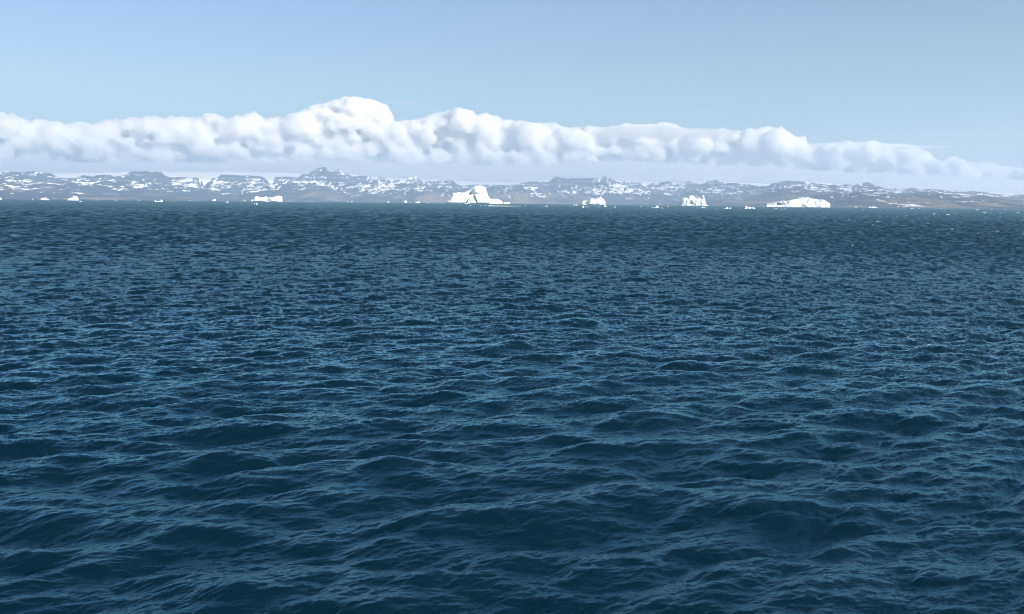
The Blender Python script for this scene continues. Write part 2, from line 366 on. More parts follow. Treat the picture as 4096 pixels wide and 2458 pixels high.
def build_coast():
    nc = 2100; px = np.linspace(-420, 4516, nc); az = px_to_az(px)
    sh = coast(px)
    d_low = sh + np.interp(px, [0, 1500, 2300, 3000, 4096], [2300, 2600, 2600, 1700, 1900])
    d_mid = sh + 5200; d_rdg = sh + 9500
    def prof(P, d):
        P = sorted(P); x = [p[0] for p in P]; y = [p[1] for p in P]
        yy = np.interp(px, x, y)
        return height_at(px, yy, d)
    zl, zm, zr = prof(LOW, d_low), prof(MID, d_mid), prof(RIDGE, d_rdg)
    nr = 420
    t = np.linspace(0, 1, nr)[:, None]
    rad = sh[None] * 0.985 + t ** 1.0 * (12500.0)
    X = rad * np.sin(az)[None]; Y = rad * np.cos(az)[None]
    n_big = fbm(X / 2600, Y / 2600, 5, 3)
    n_gul = fbm(X / 800, Y / 2600, 5, 9, ridge=True)
    n_fin = fbm(X / 260, Y / 1100, 4, 33, ridge=True)
    wob = 350 * fbm(X / 1800, Y / 1800, 3, 21)
    def shape(z, d, wf, wb, e):
        q = rad - d[None] + wob * 0.4
        f = np.clip(1 + q / wf, 0, 1) ** e; b = np.clip(1 - q / wb, 0, 1) ** 0.6
        return z[None] * np.where(q < 0, f, b), np.where(q < 0, f, b)
    hl, gl = shape(zl, d_low, 2300, 3000, 1.05)
    hm, gm = shape(zm, d_mid, 4000, 3500, 1.25)
    hr, gr = shape(zr, d_rdg, 5200, 3000, 1.5)
    H = np.maximum(np.maximum(hl, hm), hr)
    g = np.where(hl >= H, gl, np.where(hm >= H, gm, gr))
    amp = H * 0.42 * (1 - 0.9 * g ** 5) + 12
    H = H + amp * (0.7 * n_big + 0.5 * (n_gul - 0.45) + 0.28 * (n_fin - 0.45)) + 0.05 * H * (n_fin - 0.45)
    # basalt terraces
    st = 95.0; H2 = H + 18 * np.sin(H / st * 2 * np.pi) * sstep(200, 700, H)
    H = H2
    sd_ = (rad - sh[None]) / 400
    H = np.where(sd_ < 1, H * np.clip(sd_, 0, 1) + np.minimum(sd_, 0) * 20 + 1.5, np.maximum(H, 6))
    V = np.stack([X, Y, H], -1)
    me = mesh_np('mountains', V.reshape(-1, 3), grid_faces(nr, nc))
    gx = np.gradient(H, axis=1) / (rad * (az[1] - az[0])); gy = np.gradient(H, axis=0) / (12500 / nr)
    slope = np.hypot(gx, gy)
    snow = np.interp(px, [0, 600, 1200, 2100, 2500, 3000, 3400, 4096], [.46, .42, .46, .36, .50, .44, .50, .56])[None] \
        + 0.30 * sstep(40, 350, H) + 0.10 * sstep(400, 800, H) - 0.26 - 0.35 * sstep(0.3, 0.9, slope) + 0.22 * n_big \
        + 0.45 * (0.45 - n_gul) + 0.22 * (0.45 - n_fin) - 0.06 * sstep(0.86, 1.0, g) - 0.02 - 0.22 * (1 - sstep(30, 170, H))
    sunlit_tan = 0.33 - 0.6 * sstep(80, 380, H) + 0.15 * n_big + np.interp(px, [0, 600, 1500, 1900, 2300, 2600, 3300, 4096], [0, -.15, .1, .3, .2, -.15, .12, .05])[None]  # weight of the painted sunlit tan, strongest on low ground
    for nm, v in (('snow', snow), ('sunlit_tan', sunlit_tan)):
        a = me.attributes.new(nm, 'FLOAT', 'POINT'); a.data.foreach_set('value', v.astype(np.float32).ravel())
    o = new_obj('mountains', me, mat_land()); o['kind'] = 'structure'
    # inland ice behind
    nc = 500; px = np.linspace(-420, 4516, nc); az = px_to_az(px); d0 = coast(px) + 11500
    P = sorted(CAP); yy = np.interp(px, [p[0] for p in P], [p[1] for p in P])
    d1 = d0 + 5000; zc = height_at(px, yy, d1)
    t = np.linspace(0, 1, 60)[:, None]; rad = d0[None] + t * 7500
    q = (rad - d1[None])
    Hc = zc[None] * np.where(q < 0, 1 - 0.4 * (q / 5000) ** 2, 1 - 0.5 * (q / 5000) ** 2) + 12 * fbm(rad * np.sin(az) / 3000, rad * np.cos(az) / 3000, 4, 2) * (q != 0)
    Hc[0] = -20
    me = mesh_np('ice_cap', np.stack([rad * np.sin(az)[None], rad * np.cos(az)[None], Hc], -1).reshape(-1, 3), grid_faces(60, nc))
    o = new_obj('ice_cap', me, mat_icecap()); o['kind'] = 'structure'
build_coast()

# ------------------------------------------------------------------ icebergs
ICE = mat_ice()
def inside(poly, x, y):
    c = np.zeros(x.shape, bool); n = len(poly)
    for i in range(n):
        x1, y1 = poly[i]; x2, y2 = poly[(i + 1) % n]
        if y1 == y2: continue
        k = ((y1 > y) != (y2 > y)) & (x < (x2 - x1) * (y - y1) / (y2 - y1) + x1)
        c ^= k
    return c
def seg_dist(poly, x, y, skip_below=None):
    d = np.full(x.shape, 1e9)
    n = len(poly)
    for i in range(n):
        x1, y1 = poly[i]; x2, y2 = poly[(i + 1) % n]
        if skip_below is not None and y1 <= skip_below and y2 <= skip_below: continue
        vx, vy = x2 - x1, y2 - y1; l2 = vx * vx + vy * vy + 1e-9
        t = np.clip(((x - x1) * vx + (y - y1) * vy) / l2, 0, 1)
        d = np.minimum(d, np.hypot(x - x1 - t * vx, y - y1 - t * vy))
    return d
def berg(name, label, cat, pts, base, dist=None, depth=0.55, planes=(), round_=0.35, step=0.5, seed=1, rough=0.05, group=None, grey_teal=(), mat=None):
    """pts: outline above the water in photo pixels, left to right; base: waterline row. planes: (polygon, depth offset, d/dx, d/dy, softness)
    The solid gets its own thickness front to back; relief on its front comes from the planes."""
    xc = 0.5 * (min(p[0] for p in pts) + max(p[0] for p in pts))
    if dist is None: dist = CH * FS / max(base - float(hz(xc)), 3.4)
    az = float(px_to_az(np.array(xc)))
    m = dist / FS                                        # metres per photo pixel
    wl = float(hz(xc)) + CH * FS / dist                  # row where the sea really is at that distance
    W = (max(p[0] for p in pts) - min(p[0] for p in pts)) * m
    poly = [((p[0] - xc) * m, max((wl - p[1]), 0.15) * m if p[1] < base - 0.05 else -0.35 * m) for p in pts]
    poly = [(poly[0][0], -1.2 * m)] + poly + [(poly[-1][0], -1.2 * m)]
    s = step * m
    hgt = max(p[1] for p in poly)
    xs = np.arange(-W / 2 - s, W / 2 + 2 * s, s); zs = np.arange(-1.2 * m, hgt + 2 * s, s)
    Xg, Zg = np.meshgrid(xs, zs)
    ins = inside(poly, Xg, Zg)
    D = seg_dist(poly, Xg, Zg, skip_below=-0.5 * m)
    T = depth * W * 0.5
    e = np.clip(D / (round_ * hgt + 1e-6), 0, 1); body = np.sqrt(np.clip(1 - (1 - e) ** 2, 0, 1))
    rel = np.zeros_like(Xg)
    for pl in planes:
        pg = [((a - xc) * m, (wl - b) * m) for a, b in pl[0]]
        k = inside(pg, Xg, Zg)
        cx = np.mean([q[0] for q in pg]); cz = np.mean([q[1] for q in pg])
        val = pl[1] * m + pl[2] * (Xg - cx) + pl[3] * (Zg - cz)
        if len(pl) > 4 and pl[4] > 0:
            wt = sstep(0, pl[4] * m, seg_dist(pg, Xg, Zg)) * k
            rel = rel * (1 - wt) + val * wt
        else: rel = np.where(k, val, rel)
    nz = fbm(Xg / (W * 0.3) + seed * 7.3, Zg / (W * 0.3) + seed, 5, seed)
    nz2 = fbm(Xg / (4.5 * m) + seed * 3.1, Zg / (4.5 * m), 4, seed + 5, ridge=True)
    ypl = T * body * (1 + 0.5 * nz) * (1 - 0.35 * np.clip(Zg / hgt, 0, 1)) + (rel + rough * W * nz2) * np.clip(D / (1.2 * s), 0, 1)
    yf = -np.maximum(ypl, 0.02 * T)
    yb = T * body * (1 + 0.3 * fbm(Xg / (W * 0.3), Zg / (W * 0.3), 3, seed + 40))
    idx = np.full(Xg.shape, -1); keep = ins
    cell = keep[:-1, :-1] & keep[1:, :-1] & keep[:-1, 1:] & keep[1:, 1:]
    nr_, nc_ = Xg.shape
    I = np.arange(nr_ * nc_).reshape(nr_, nc_)
    r_, c_ = np.nonzero(cell)
    q = np.stack([I[r_, c_], I[r_, c_ + 1], I[r_ + 1, c_ + 1], I[r_ + 1, c_]], -1)
    nV = nr_ * nc_
    # a vertex on the rim joins front and back
    cnt = np.zeros(nV, int)
    for k in range(4): np.add.at(cnt, q[:, k], 1)
    rim = (cnt > 0) & (cnt < 4)
    fr = np.stack([Xg, np.where(rim.reshape(Xg.shape), 0, yf), Zg], -1).reshape(-1, 3)
    bk = np.stack([Xg, yb, Zg], -1).reshape(-1, 3)
    back_id = np.where(rim, np.arange(nV), np.arange(nV) + nV)
    F = np.concatenate([q, back_id[q][:, ::-1]])
    Vv = np.concatenate([fr, bk])
    used = np.unique(F); rem = np.zeros(2 * nV, int); rem[used] = np.arange(len(used))
    if len(used) < 8: return None
    me = mesh_np(name, Vv[used], rem[F], smooth=True)
    kd = np.zeros(nr_ * nc_, np.float32)
    for pg in grey_teal:
        pg = [((a - xc) * m, (wl - b) * m) for a, b in pg]; kd = np.maximum(kd, inside(pg, Xg, Zg).ravel().astype(np.float32))
    kd = np.concatenate([kd, kd * 0])[used]
    a = me.attributes.new('grey_teal', 'FLOAT', 'POINT'); a.data.foreach_set('value', kd)
    o = new_obj(name, me, mat or ICE)
    o.location = (dist * math.sin(az), dist * math.cos(az), 0); o.rotation_euler = (0, 0, -az)
    o['label'] = label; o['category'] = cat
    if group: o['group'] = group
    return o

B = lambda x0, y0, s, pts: conv(x0, y0, s, pts)
# the great iceberg in the middle
g4 = lambda p: Z4(p)
berg('iceberg', 'huge white iceberg with a round tower, long left ramp and low right dome', 'iceberg',
     g4([(522, 683), (600, 600), (640, 540), (670, 480), (685, 455), (760, 450), (830, 432), (900, 445), (960, 440), (1010, 415), (1080, 375), (1140, 335), (1200, 290), (1260, 275), (1330, 270), (1400, 275),
         (1450, 290), (1500, 330), (1510, 380), (1535, 440), (1550, 480), (1555, 520), (1580, 545), (1620, 600), (1720, 588), (1800, 595), (1870, 625), (1920, 665), (1930, 690)]),
     811.5, dist=8200, depth=0.5, round_=0.30, step=0.45, seed=3, rough=0.003,
     planes=[(g4([(500, 700), (640, 520), (690, 440), (980, 440), (1190, 350), (1070, 490), (1120, 500), (990, 700)]), 6, -0.10, -0.55, 2),
             (g4([(1070, 490), (1130, 430), (1240, 300), (1220, 400), (1290, 470), (1240, 505), (1180, 470), (1120, 510)]), -22, 1.7, 0.9, 1),
             (g4([(1240, 300), (1215, 400), (1290, 475), (1420, 480), (1470, 400), (1500, 330), (1400, 270), (1260, 270)]), 0, -0.12, -0.6, 3),
             (g4([(1190, 470), (1290, 505), (1470, 470), (1560, 540), (1620, 610), (1600, 700), (1290, 700), (1240, 560)]), 12, -0.1, -0.45, 3),
             (g4([(990, 700), (1130, 510), (1100, 560), (1050, 700)]), -12, 1.9, 0, 1),
             (g4([(1050, 700), (1100, 560), (1150, 480), (1230, 500), (1290, 700)]), 3, 0.25, -0.3, 1)],
     grey_teal=[g4([(1085, 560), (1120, 550), (1150, 690), (1080, 690)]), g4([(1180, 520), (1290, 540), (1300, 690), (1200, 660)])])
d7 = lambda p: B(980, 770, .07279, p)
berg('iceberg', 'wide low iceberg with two white blocks joined by a blue shaded saddle', 'iceberg',
     d7([(498, 465), (510, 380), (540, 290), (580, 250), (640, 230), (700, 220), (760, 245), (860, 275), (960, 280), (1080, 265), (1170, 240), (1250, 270), (1330, 285), (1450, 280), (1570, 245), (1680, 210),
         (1760, 190), (1810, 165), (1880, 215), (1960, 200), (2005, 250), (2015, 400), (2015, 465)]),
     803.7, dist=8800, depth=0.5, round_=0.3, step=0.4, seed=8, rough=0.006,
     planes=[(d7([(490, 480), (520, 300), (600, 220), (760, 230), (1050, 290), (1140, 340), (1160, 390), (1130, 480)]), 6, -0.05, -0.4, 1),
             (d7([(1050, 280), (1180, 230), (1350, 330), (1400, 390), (1430, 480), (1130, 480), (1160, 390), (1130, 330)]), -24, 1.8, 0.5, 0.8),
             (d7([(1230, 260), (1340, 330), (1410, 390), (1430, 480), (2030, 480), (2030, 150), (1500, 230)]), 4, -0.12, -0.3, 1)])
d8 = lambda p: B(2300, 770, .07279, p)
berg('iceberg', 'jagged white iceberg with a sharp right peak and a blue notch near its left end', 'iceberg',
     d8([(340, 545), (400, 510), (440, 460), (480, 445), (560, 455), (620, 440), (680, 410), (730, 400), (770, 390), (840, 360), (850, 320), (890, 305), (960, 325), (1060, 350), (1140, 370), (1160, 320), (1240, 300), (1330, 265),
         (1390, 200), (1440, 270), (1530, 360), (1610, 460), (1690, 550), (1660, 630)]),
     816.8, dist=8600, depth=0.55, round_=0.3, step=0.4, seed=12, rough=0.01,
     planes=[(d8([(780, 390), (840, 480), (830, 560), (780, 640), (500, 640), (610, 560), (650, 470), (730, 400)]), -26, 1.9, 0.3, 0.8),
             (d8([(780, 390), (850, 310), (1140, 370), (1390, 200), (1700, 550), (1660, 640), (790, 640), (840, 480)]), 4, -0.1, -0.35, 1.2)],
     grey_teal=[d8([(880, 390), (1020, 430), (1000, 490), (880, 420)]), d8([(1450, 550), (1500, 560), (1500, 600), (1460, 600)])])
d6 = lambda p: Z6(p)
berg('iceberg', 'castle shaped white iceberg with a thin right tower and a small cave', 'iceberg',
     d6([(1075, 692), (1085, 660), (1110, 610), (1125, 590), (1150, 570), (1180, 555), (1230, 555), (1265, 520), (1300, 510), (1345, 512), (1370, 545), (1410, 570), (1440, 550), (1480, 542), (1508, 560), (1510, 520), (1520, 502),
         (1545, 505), (1555, 550), (1580, 620), (1600, 690), (1640, 708)]),
     823.3, dist=8300, depth=0.6, round_=0.3, step=0.35, seed=20, rough=0.006,
     planes=[(d6([(1070, 700), (1125, 585), (1135, 620), (1145, 710)]), -14, 2.2, 0, 0.6),
             (d6([(1280, 640), (1310, 615), (1370, 660), (1350, 680), (1300, 675)]), -16, 0.6, 2.0, 0.8),
             (d6([(1385, 670), (1400, 670), (1408, 705), (1392, 700)]), -8, 1.5, 0, 0.5),
             (d6([(1430, 575), (1480, 545), (1515, 570), (1500, 585)]), -5, 0.6, 1.0, 0.6)],
     grey_teal=[d6([(1275, 600), (1420, 600), (1430, 660), (1380, 700), (1290, 660)]), d6([(1380, 660), (1410, 670), (1412, 708), (1385, 705)]), d6([(1480, 600), (1510, 590), (1500, 680), (1430, 670)])])
d5 = lambda p: Z7(p)
berg('iceberg', 'long low white iceberg rising to a hump, with a blue hollow on its left', 'iceberg',
     d5([(692, 603), (720, 565), (760, 555), (820, 540), (880, 530), (940, 518), (985, 515), (1020, 520), (1080, 500), (1150, 488), (1220, 478), (1290, 465), (1340, 455), (1390, 475), (1440, 480), (1510, 492), (1570, 490), (1600, 505),
         (1650, 530), (1685, 560), (1690, 590), (1680, 600), (1690, 620)]),
     828.8, dist=6700, depth=0.4, round_=0.25, step=0.45, seed=27, rough=0.003,
     planes=[(d5([(882, 540), (985, 560), (985, 575), (940, 590), (882, 590)]), -16, 1.2, 1.4, 1.0),
             (d5([(690, 610), (720, 560), (745, 555), (720, 600)]), -6, 1.8, 0, 1.0),
             (d5([(1345, 490), (1358, 490), (1352, 545), (1338, 545)]), -7, 1.5, 0.5, 0.5)],
     grey_teal=[d5([(750, 555), (1000, 520), (1000, 590), (760, 590)]), d5([(1335, 480), (1362, 480), (1355, 550), (1335, 550)]), d5([(1500, 490), (1600, 500), (1580, 540), (1500, 520)])])

s1 = lambda p: B(0, 780, .28305, p); s2 = lambda p: B(700, 780, .28305, p); s3 = lambda p: B(1400, 780, .28305, p)
s4 = lambda p: B(2100, 780, .28305, p); s5 = lambda p: B(2800, 780, .28305, p); s6 = lambda p: B(3500, 800, .241, p)
def small(f, label, pts, cat='ice floe', name='ice_floe', **k):
    P = f(pts); base = max(p[1] for p in P)
    kw = dict(depth=0.8, round_=0.5, step=0.3, seed=len(bpy.data.objects), rough=0.01); kw.update(k)
    return berg(name, label, cat, P, base, **kw)
IB = dict(cat='iceberg', name='iceberg')
small(s1, 'white iceberg end cut off by the left edge of the picture', [(-40, 68), (-36, 45), (-10, 38), (8, 42), (18, 55), (20, 68)], **IB)
small(s1, 'smooth low white dome iceberg near the left edge', [(576, 70), (582, 52), (605, 44), (630, 42), (655, 50), (683, 68), (683, 71)], **IB)
small(s1, 'white iceberg of a low left lump and a taller squared right block', [(958, 75), (975, 56), (1000, 44), (1024, 40), (1026, 22), (1045, 18), (1060, 22), (1080, 24), (1090, 42), (1100, 60), (1100, 76)],
      planes=[(s1([(1030, 30), (1045, 35), (1062, 60), (1050, 76), (1040, 50)]), -5, 1.6, 0, 0.5)], **IB)
small(s1, 'ragged white floe with a thin upright spike at each end', [(2187, 97), (2189, 70), (2196, 68), (2204, 86), (2215, 88), (2240, 84), (2262, 84), (2268, 68), (2280, 66), (2292, 84), (2292, 97)])
small(s1, 'little white floe in front and right of the squared left iceberg', [(1119, 93), (1121, 84), (1130, 90), (1145, 84), (1155, 90), (1156, 93)])
small(s1, 'thin upright ice splinter between the left edge and the smooth dome iceberg', [(452, 72), (456, 56), (460, 52), (464, 62), (466, 72)])
small(s2, 'small white wedge iceberg rising to a square right end', [(525, 82), (527, 76), (545, 66), (572, 60), (576, 64), (576, 82)], **IB)
small(s2, 'flat white floe on open water left of the two block iceberg', [(716, 107), (722, 99), (740, 95), (755, 99), (762, 107)])
small(s2, 'small pointed ice piece standing at the horizon left of the two block iceberg', [(978, 83), (982, 70), (988, 70), (993, 83)])
small(s2, 'small tilted ice slab touching the left end of the two block iceberg', [(1076, 82), (1080, 72), (1106, 66), (1114, 74), (1114, 83)])
small(s2, 'flat ice cake directly under the left end of the two block iceberg', [(1094, 93), (1098, 86), (1110, 84), (1120, 93)])
small(s2, 'narrow upright ice block, left one of the pair in front of the two block iceberg', [(1116, 132), (1118, 118), (1126, 118), (1128, 132)])
small(s2, 'bigger slanted ice block, right one of the pair in front of the two block iceberg', [(1142, 133), (1146, 118), (1156, 118), (1168, 132), (1169, 135)])
small(s2, 'flat white floe floating before the blue saddle of the two block iceberg', [(1331, 94), (1334, 86), (1350, 85), (1360, 94)])
small(s2, 'flat floe right of the two block iceberg, farthest right of that row of scraps', [(1924, 97), (1928, 92), (1942, 91), (1947, 97)])
small(s3, 'little twin peaked white iceberg left of the huge central iceberg', [(760, 98), (764, 86), (778, 83), (784, 72), (792, 74), (803, 90), (806, 98)], **IB)
small(s3, 'low iceberg with a flat left shelf and rounded right hump, left of the huge one', [(920, 106), (924, 98), (950, 98), (960, 92), (978, 94), (989, 102), (989, 107)], **IB)
small(s3, 'rounded white floe on the horizon left of the twin peaked iceberg', [(527, 103), (530, 96), (545, 94), (554, 103)])
small(s3, 'small domed floe nearest the left foot of the huge central iceberg', [(1088, 111), (1090, 102), (1100, 101), (1105, 111)])
small(s3, 'long flat ice slab touching the right foot of the huge central iceberg', [(2166, 117), (2170, 107), (2215, 104), (2255, 107), (2262, 116), (2262, 118)])
small(s4, 'left of two close white chunks before the jagged peaked iceberg', [(684, 150), (690, 140), (706, 138), (716, 149)])
small(s4, 'right of two close white chunks before the jagged peaked iceberg', [(718, 150), (722, 138), (736, 138), (745, 150)])
small(s4, 'stacked white chunk below the left tip of the jagged peaked iceberg', [(803, 177), (806, 168), (812, 157), (824, 157), (828, 168), (838, 172), (840, 178)])
small(s4, 'pointed white floe in front of the right half of the jagged peaked iceberg', [(1102, 165), (1108, 158), (1122, 156), (1135, 147), (1148, 156), (1156, 165)])
small(s4, 'lumpy little floe midway between the jagged iceberg and the castle iceberg', [(1258, 177), (1260, 166), (1270, 166), (1278, 172), (1282, 178)])
small(s4, 'small domed floe left of the floe with the snowy knob, before the castle iceberg', [(1628, 169), (1635, 160), (1645, 157), (1655, 169)])
small(s4, 'floe with a low left shelf and tall right knob, left of the castle iceberg', [(1814, 179), (1820, 174), (1845, 172), (1855, 156), (1872, 152), (1884, 162), (1889, 178), (1889, 181)])
small(s4, 'flat thin floe on open water right of the slab at the huge iceberg', [(283, 163), (288, 156), (320, 155), (328, 163)])
small(s5, 'long flat ice slab floating below the tower of the castle iceberg', [(18, 186), (20, 178), (74, 177), (80, 184), (90, 186)])
small(s5, 'white shark fin shaped floe between the castle iceberg and the long flat iceberg', [(332, 194), (340, 188), (366, 186), (378, 170), (388, 172), (398, 186), (400, 194)])
small(s5, 'tiny hooked floe just right of the shark fin floe', [(408, 194), (412, 188), (424, 180), (438, 183), (440, 192), (440, 194)])
small(s5, 'low white floe with a knob at its left and a long tapering tail', [(638, 190), (640, 168), (652, 162), (668, 166), (682, 178), (710, 172), (720, 178), (760, 178), (778, 186), (778, 192)])
small(s5, 'flat ice cake tucked under the knob of the long tailed floe', [(627, 198), (632, 192), (655, 190), (664, 198)])
small(s5, 'small two part iceberg under the far right shore', [(2388, 181), (2392, 168), (2416, 166), (2424, 174), (2432, 166), (2470, 168), (2500, 178), (2510, 183)], **IB)
small(s5, 'tiny flat iceberg at the shore right of the long flat iceberg', [(2188, 178), (2192, 169), (2212, 168), (2222, 178)], **IB)
small(s5, 'round lone ice ball on open water right of the long flat iceberg', [(2302, 221), (2304, 213), (2310, 211), (2316, 215), (2318, 221)])
small(s6, 'flat white floe lying on the far right horizon, leftmost of three', [(592, 147), (600, 139), (630, 140), (640, 147)])
small(s6, 'little upright floe lying on the far right horizon, middle of three', [(1086, 150), (1092, 138), (1104, 137), (1114, 150)])
small(s6, 'long thin white floe lying on the far right horizon, rightmost of three', [(1674, 163), (1682, 156), (1716, 156), (1728, 163)])
small(s6, 'bright little floe on the water beside the right edge of the picture', [(2354, 212), (2360, 206), (2376, 200), (2390, 204), (2392, 212)])
small(s6, 'flat double floe near the right edge of the picture', [(1800, 208), (1804, 201), (1822, 200), (1828, 204), (1840, 200), (1852, 207), (1853, 208)])
small(s6, 'thin flat floe midway below the far right horizon', [(1192, 237), (1200, 230), (1220, 230), (1250, 234), (1252, 237)])
specks = [
 (s1, 'tiny white ice scrap near the horizon between the left edge and the spiked floe', [(110, 97, 10, 5), (1383, 74, 16, 7), (1358, 79, 7, 6), (1310, 80, 7, 5), (1638, 81, 12, 13), (1812, 81, 7, 6), (1967, 83, 17, 12), (2135, 81, 6, 5), (285, 74, 6, 5), (384, 74, 6, 5)]),
 (s2, 'tiny white ice scrap near the horizon between the spiked floe and the two block iceberg', [(200, 87, 15, 7), (225, 87, 10, 6), (272, 87, 15, 5), (447, 88, 6, 4), (1000, 92, 8, 5), (920, 90, 7, 4), (950, 90, 7, 4), (600, 89, 6, 4), (683, 90, 6, 4)]),
 (s2, 'tiny white ice scrap under or just right of the two block iceberg', [(1412, 93, 12, 5), (1590, 96, 9, 6), (1610, 96, 7, 5), (1625, 96, 7, 5), (1673, 96, 9, 6), (1853, 97, 9, 5), (2443, 99, 14, 7), (1183, 93, 6, 4), (1227, 93, 6, 4), (1265, 93, 7, 4)]),
 (s3, 'tiny white ice scrap on the water left of or below the huge central iceberg', [(24, 101, 26, 7), (1299, 111, 7, 6), (865, 103, 6, 4), (1556, 139, 9, 5), (1703, 156, 22, 7), (1848, 158, 22, 7), (1913, 159, 18, 7)]),
 (s4, 'tiny white ice scrap between the huge central iceberg and the jagged peaked iceberg', [(6, 158, 20, 9), (178, 164, 7, 6), (238, 163, 9, 9), (415, 164, 7, 5), (560, 159, 7, 6), (635, 167, 9, 7), (676, 168, 11, 7)]),
 (s4, 'tiny white ice scrap in front of the jagged peaked iceberg', [(868, 173, 28, 7), (902, 172, 15, 6), (1038, 175, 11, 9), (1318, 179, 10, 9)]),
 (s4, 'tiny white ice scrap left of or below the castle iceberg', [(1552, 165, 13, 5), (1738, 164, 13, 7), (1796, 179, 18, 9), (1833, 186, 18, 6), (1927, 187, 15, 9), (1945, 194, 9, 7), (2018, 167, 21, 9), (2080, 189, 7, 6), (2430, 189, 12, 6)]),
 (s5, 'tiny white ice scrap near or below the long flat iceberg', [(236, 193, 9, 7), (568, 209, 10, 6), (895, 193, 8, 6), (898, 166, 15, 5), (1042, 193, 9, 6), (1072, 198, 22, 9), (1128, 199, 7, 5), (1168, 203, 17, 6), (1205, 200, 18, 8)]),
 (s6, 'tiny white ice scrap on the water between the long flat iceberg and the right edge', [(735, 142, 25, 7), (1280, 180, 11, 9), (985, 231, 24, 10), (490, 216, 9, 9), (1150, 182, 15, 7), (1310, 215, 15, 7), (1360, 215, 15, 7), (1917, 209, 14, 8), (2080, 210, 13, 8), (1930, 219, 9, 6), (95, 176, 8, 6), (680, 176, 8, 6), (810, 175, 8, 6), (1940, 160, 22, 7), (2165, 164, 20, 7)]),
]
for f, lab, L in specks:
    for (x, y, w_, h_) in L:
        small(f, lab, [(x - w_ / 2, y), (x - w_ * .35, y - h_ * .8), (x + w_ * .1, y - h_), (x + w_ * .4, y - h_ * .6), (x + w_ / 2, y)], name='ice_scrap', cat='ice scrap',
              group=lab.replace('tiny white ice scrap', 'small ice scraps'), step=0.25)
# the line of brash ice below the huge iceberg: uncountable crumbs
def brash():
    rr = random.Random(3); V = []; F = []
    for _ in range(420):
        u = rr.random() ** 1.4
        x = 1400 + .28305 * (1955 + u * 470); y = 780 + .28305 * (158.5 + 3.5 * u + rr.gauss(0, 1.0))
        d = ray(np.array(x), np.array(y)); t = -CH / d[2]; cx, cy_ = d[0] * t, d[1] * t
        s = rr.uniform(0.4, 1.2) * (1.2 - 0.7 * u); b = len(V)
        for k in range(6):
            a = k * math.pi / 3 + rr.uniform(-.3, .3); V.append((cx + s * math.cos(a), cy_ + s * math.sin(a), -0.3))
        for k in range(3):
            a = k * 2.094 + rr.uniform(-.3, .3); V.append((cx + .5 * s * math.cos(a), cy_ + .5 * s * math.sin(a), s * rr.uniform(.3, .8)))
        for k in range(6):
            F.append((b + k, b + (k + 1) % 6, b + 6 + (((k + 1) // 2) % 3)))
        for k in range(3): F.append((b + 6 + k, b + (2 * k + 1) % 6, b + 6 + (k + 1) % 3))
        F.append((b + 6, b + 7, b + 8))
    me = mesh_np('brash_ice', np.array(V), np.array(F), smooth=False)
    o = new_obj('brash_ice', me, ICE); o['kind'] = 'stuff'; o['label'] = 'thin white line of brash ice crumbs on the water below the huge iceberg'; o['category'] = 'brash ice'
brash()

# ------------------------------------------------------------------ clouds, far behind the coast
import bmesh
def ico(sub):
    bm = bmesh.new(); bmesh.ops.create_icosphere(bm, subdivisions=sub, radius=1)
    V = np.array([v.co[:] for v in bm.verts]); F = np.array([[v.index for v in f.verts] for f in bm.faces]); bm.free(); return V, F
ICOV, ICOF = ico(4)
def n3(p, s, seed):
    return (perlin(p[:, 0] * s + 13.1, p[:, 1] * s, seed) + perlin(p[:, 1] * s, p[:, 2] * s + 5.2, seed + 1) + perlin(p[:, 2] * s, p[:, 0] * s + 9.7, seed + 2)) / 1.7
def volume_nodes(o, mat, voxel, band):
    ng = bpy.data.node_groups.new('vapour', 'GeometryNodeTree')
    ng.interface.new_socket('Geometry', in_out='INPUT', socket_type='NodeSocketGeometry')
    ng.interface.new_socket('Geometry', in_out='OUTPUT', socket_type='NodeSocketGeometry')
    gi = ng.nodes.new('NodeGroupInput'); go = ng.nodes.new('NodeGroupOutput')
    mv = ng.nodes.new('GeometryNodeMeshToVolume'); mv.resolution_mode = 'VOXEL_SIZE'
    mv.inputs['Voxel Size'].default_value = voxel; mv.inputs['Interior Band Width'].default_value = band; mv.inputs['Density'].default_value = 1.0
    sm = ng.nodes.new('GeometryNodeSetMaterial'); sm.inputs['Material'].default_value = mat
    ng.links.new(gi.outputs[0], mv.inputs['Mesh']); ng.links.new(mv.outputs[0], sm.inputs[0]); ng.links.new(sm.outputs[0], go.inputs[0])
    r = o.modifiers.new('union', 'REMESH'); r.mode = 'VOXEL'; r.voxel_size = voxel * 1.3
    g = o.modifiers.new('vapour', 'NODES'); g.node_group = ng
def puffs(name, items, dist, mat, seed, voxel=90, band=420, wob=0.22, zs=0.2, flat=-0.45):
    """items: (photo x, photo y, radius in photo px, flatten)"""
    rr = np.random.default_rng(seed); VV = []; FF = []; b = 0
    for i, (x, y, r, fl) in enumerate(items):
        dd = dist + rr.uniform(-1, 1) * 1100 - (r * dist / FS) * zs
        d = ray(np.array(x), np.array(y)); k = dd / math.hypot(d[0], d[1]); c = np.array([d[0] * k, d[1] * k, CH + d[2] * k]); R = r * dd / FS
        P = ICOV
        n = n3(P + i * 3.7, 1.4, seed + i) * 0.6 + np.abs(n3(P + i * 1.7, 2.8, seed + i + 9)) * 0.5 - 0.2
        n = np.clip(n, -0.35, 0.5)
        Q = P * (1 + wob * n * 1.8)[:, None]
        Q = Q * np.array([1.0, 1.0, fl])
        Q[:, 2] = np.where(Q[:, 2] < flat * fl, flat * fl + (Q[:, 2] - flat * fl) * 0.35, Q[:, 2])
        VV.append(c + Q * R); FF.append(ICOF + b); b += len(P)
    o = new_obj(name, mesh_np(name, np.concatenate(VV), np.concatenate(FF)), mat)
    volume_nodes(o, mat, voxel, band); return o
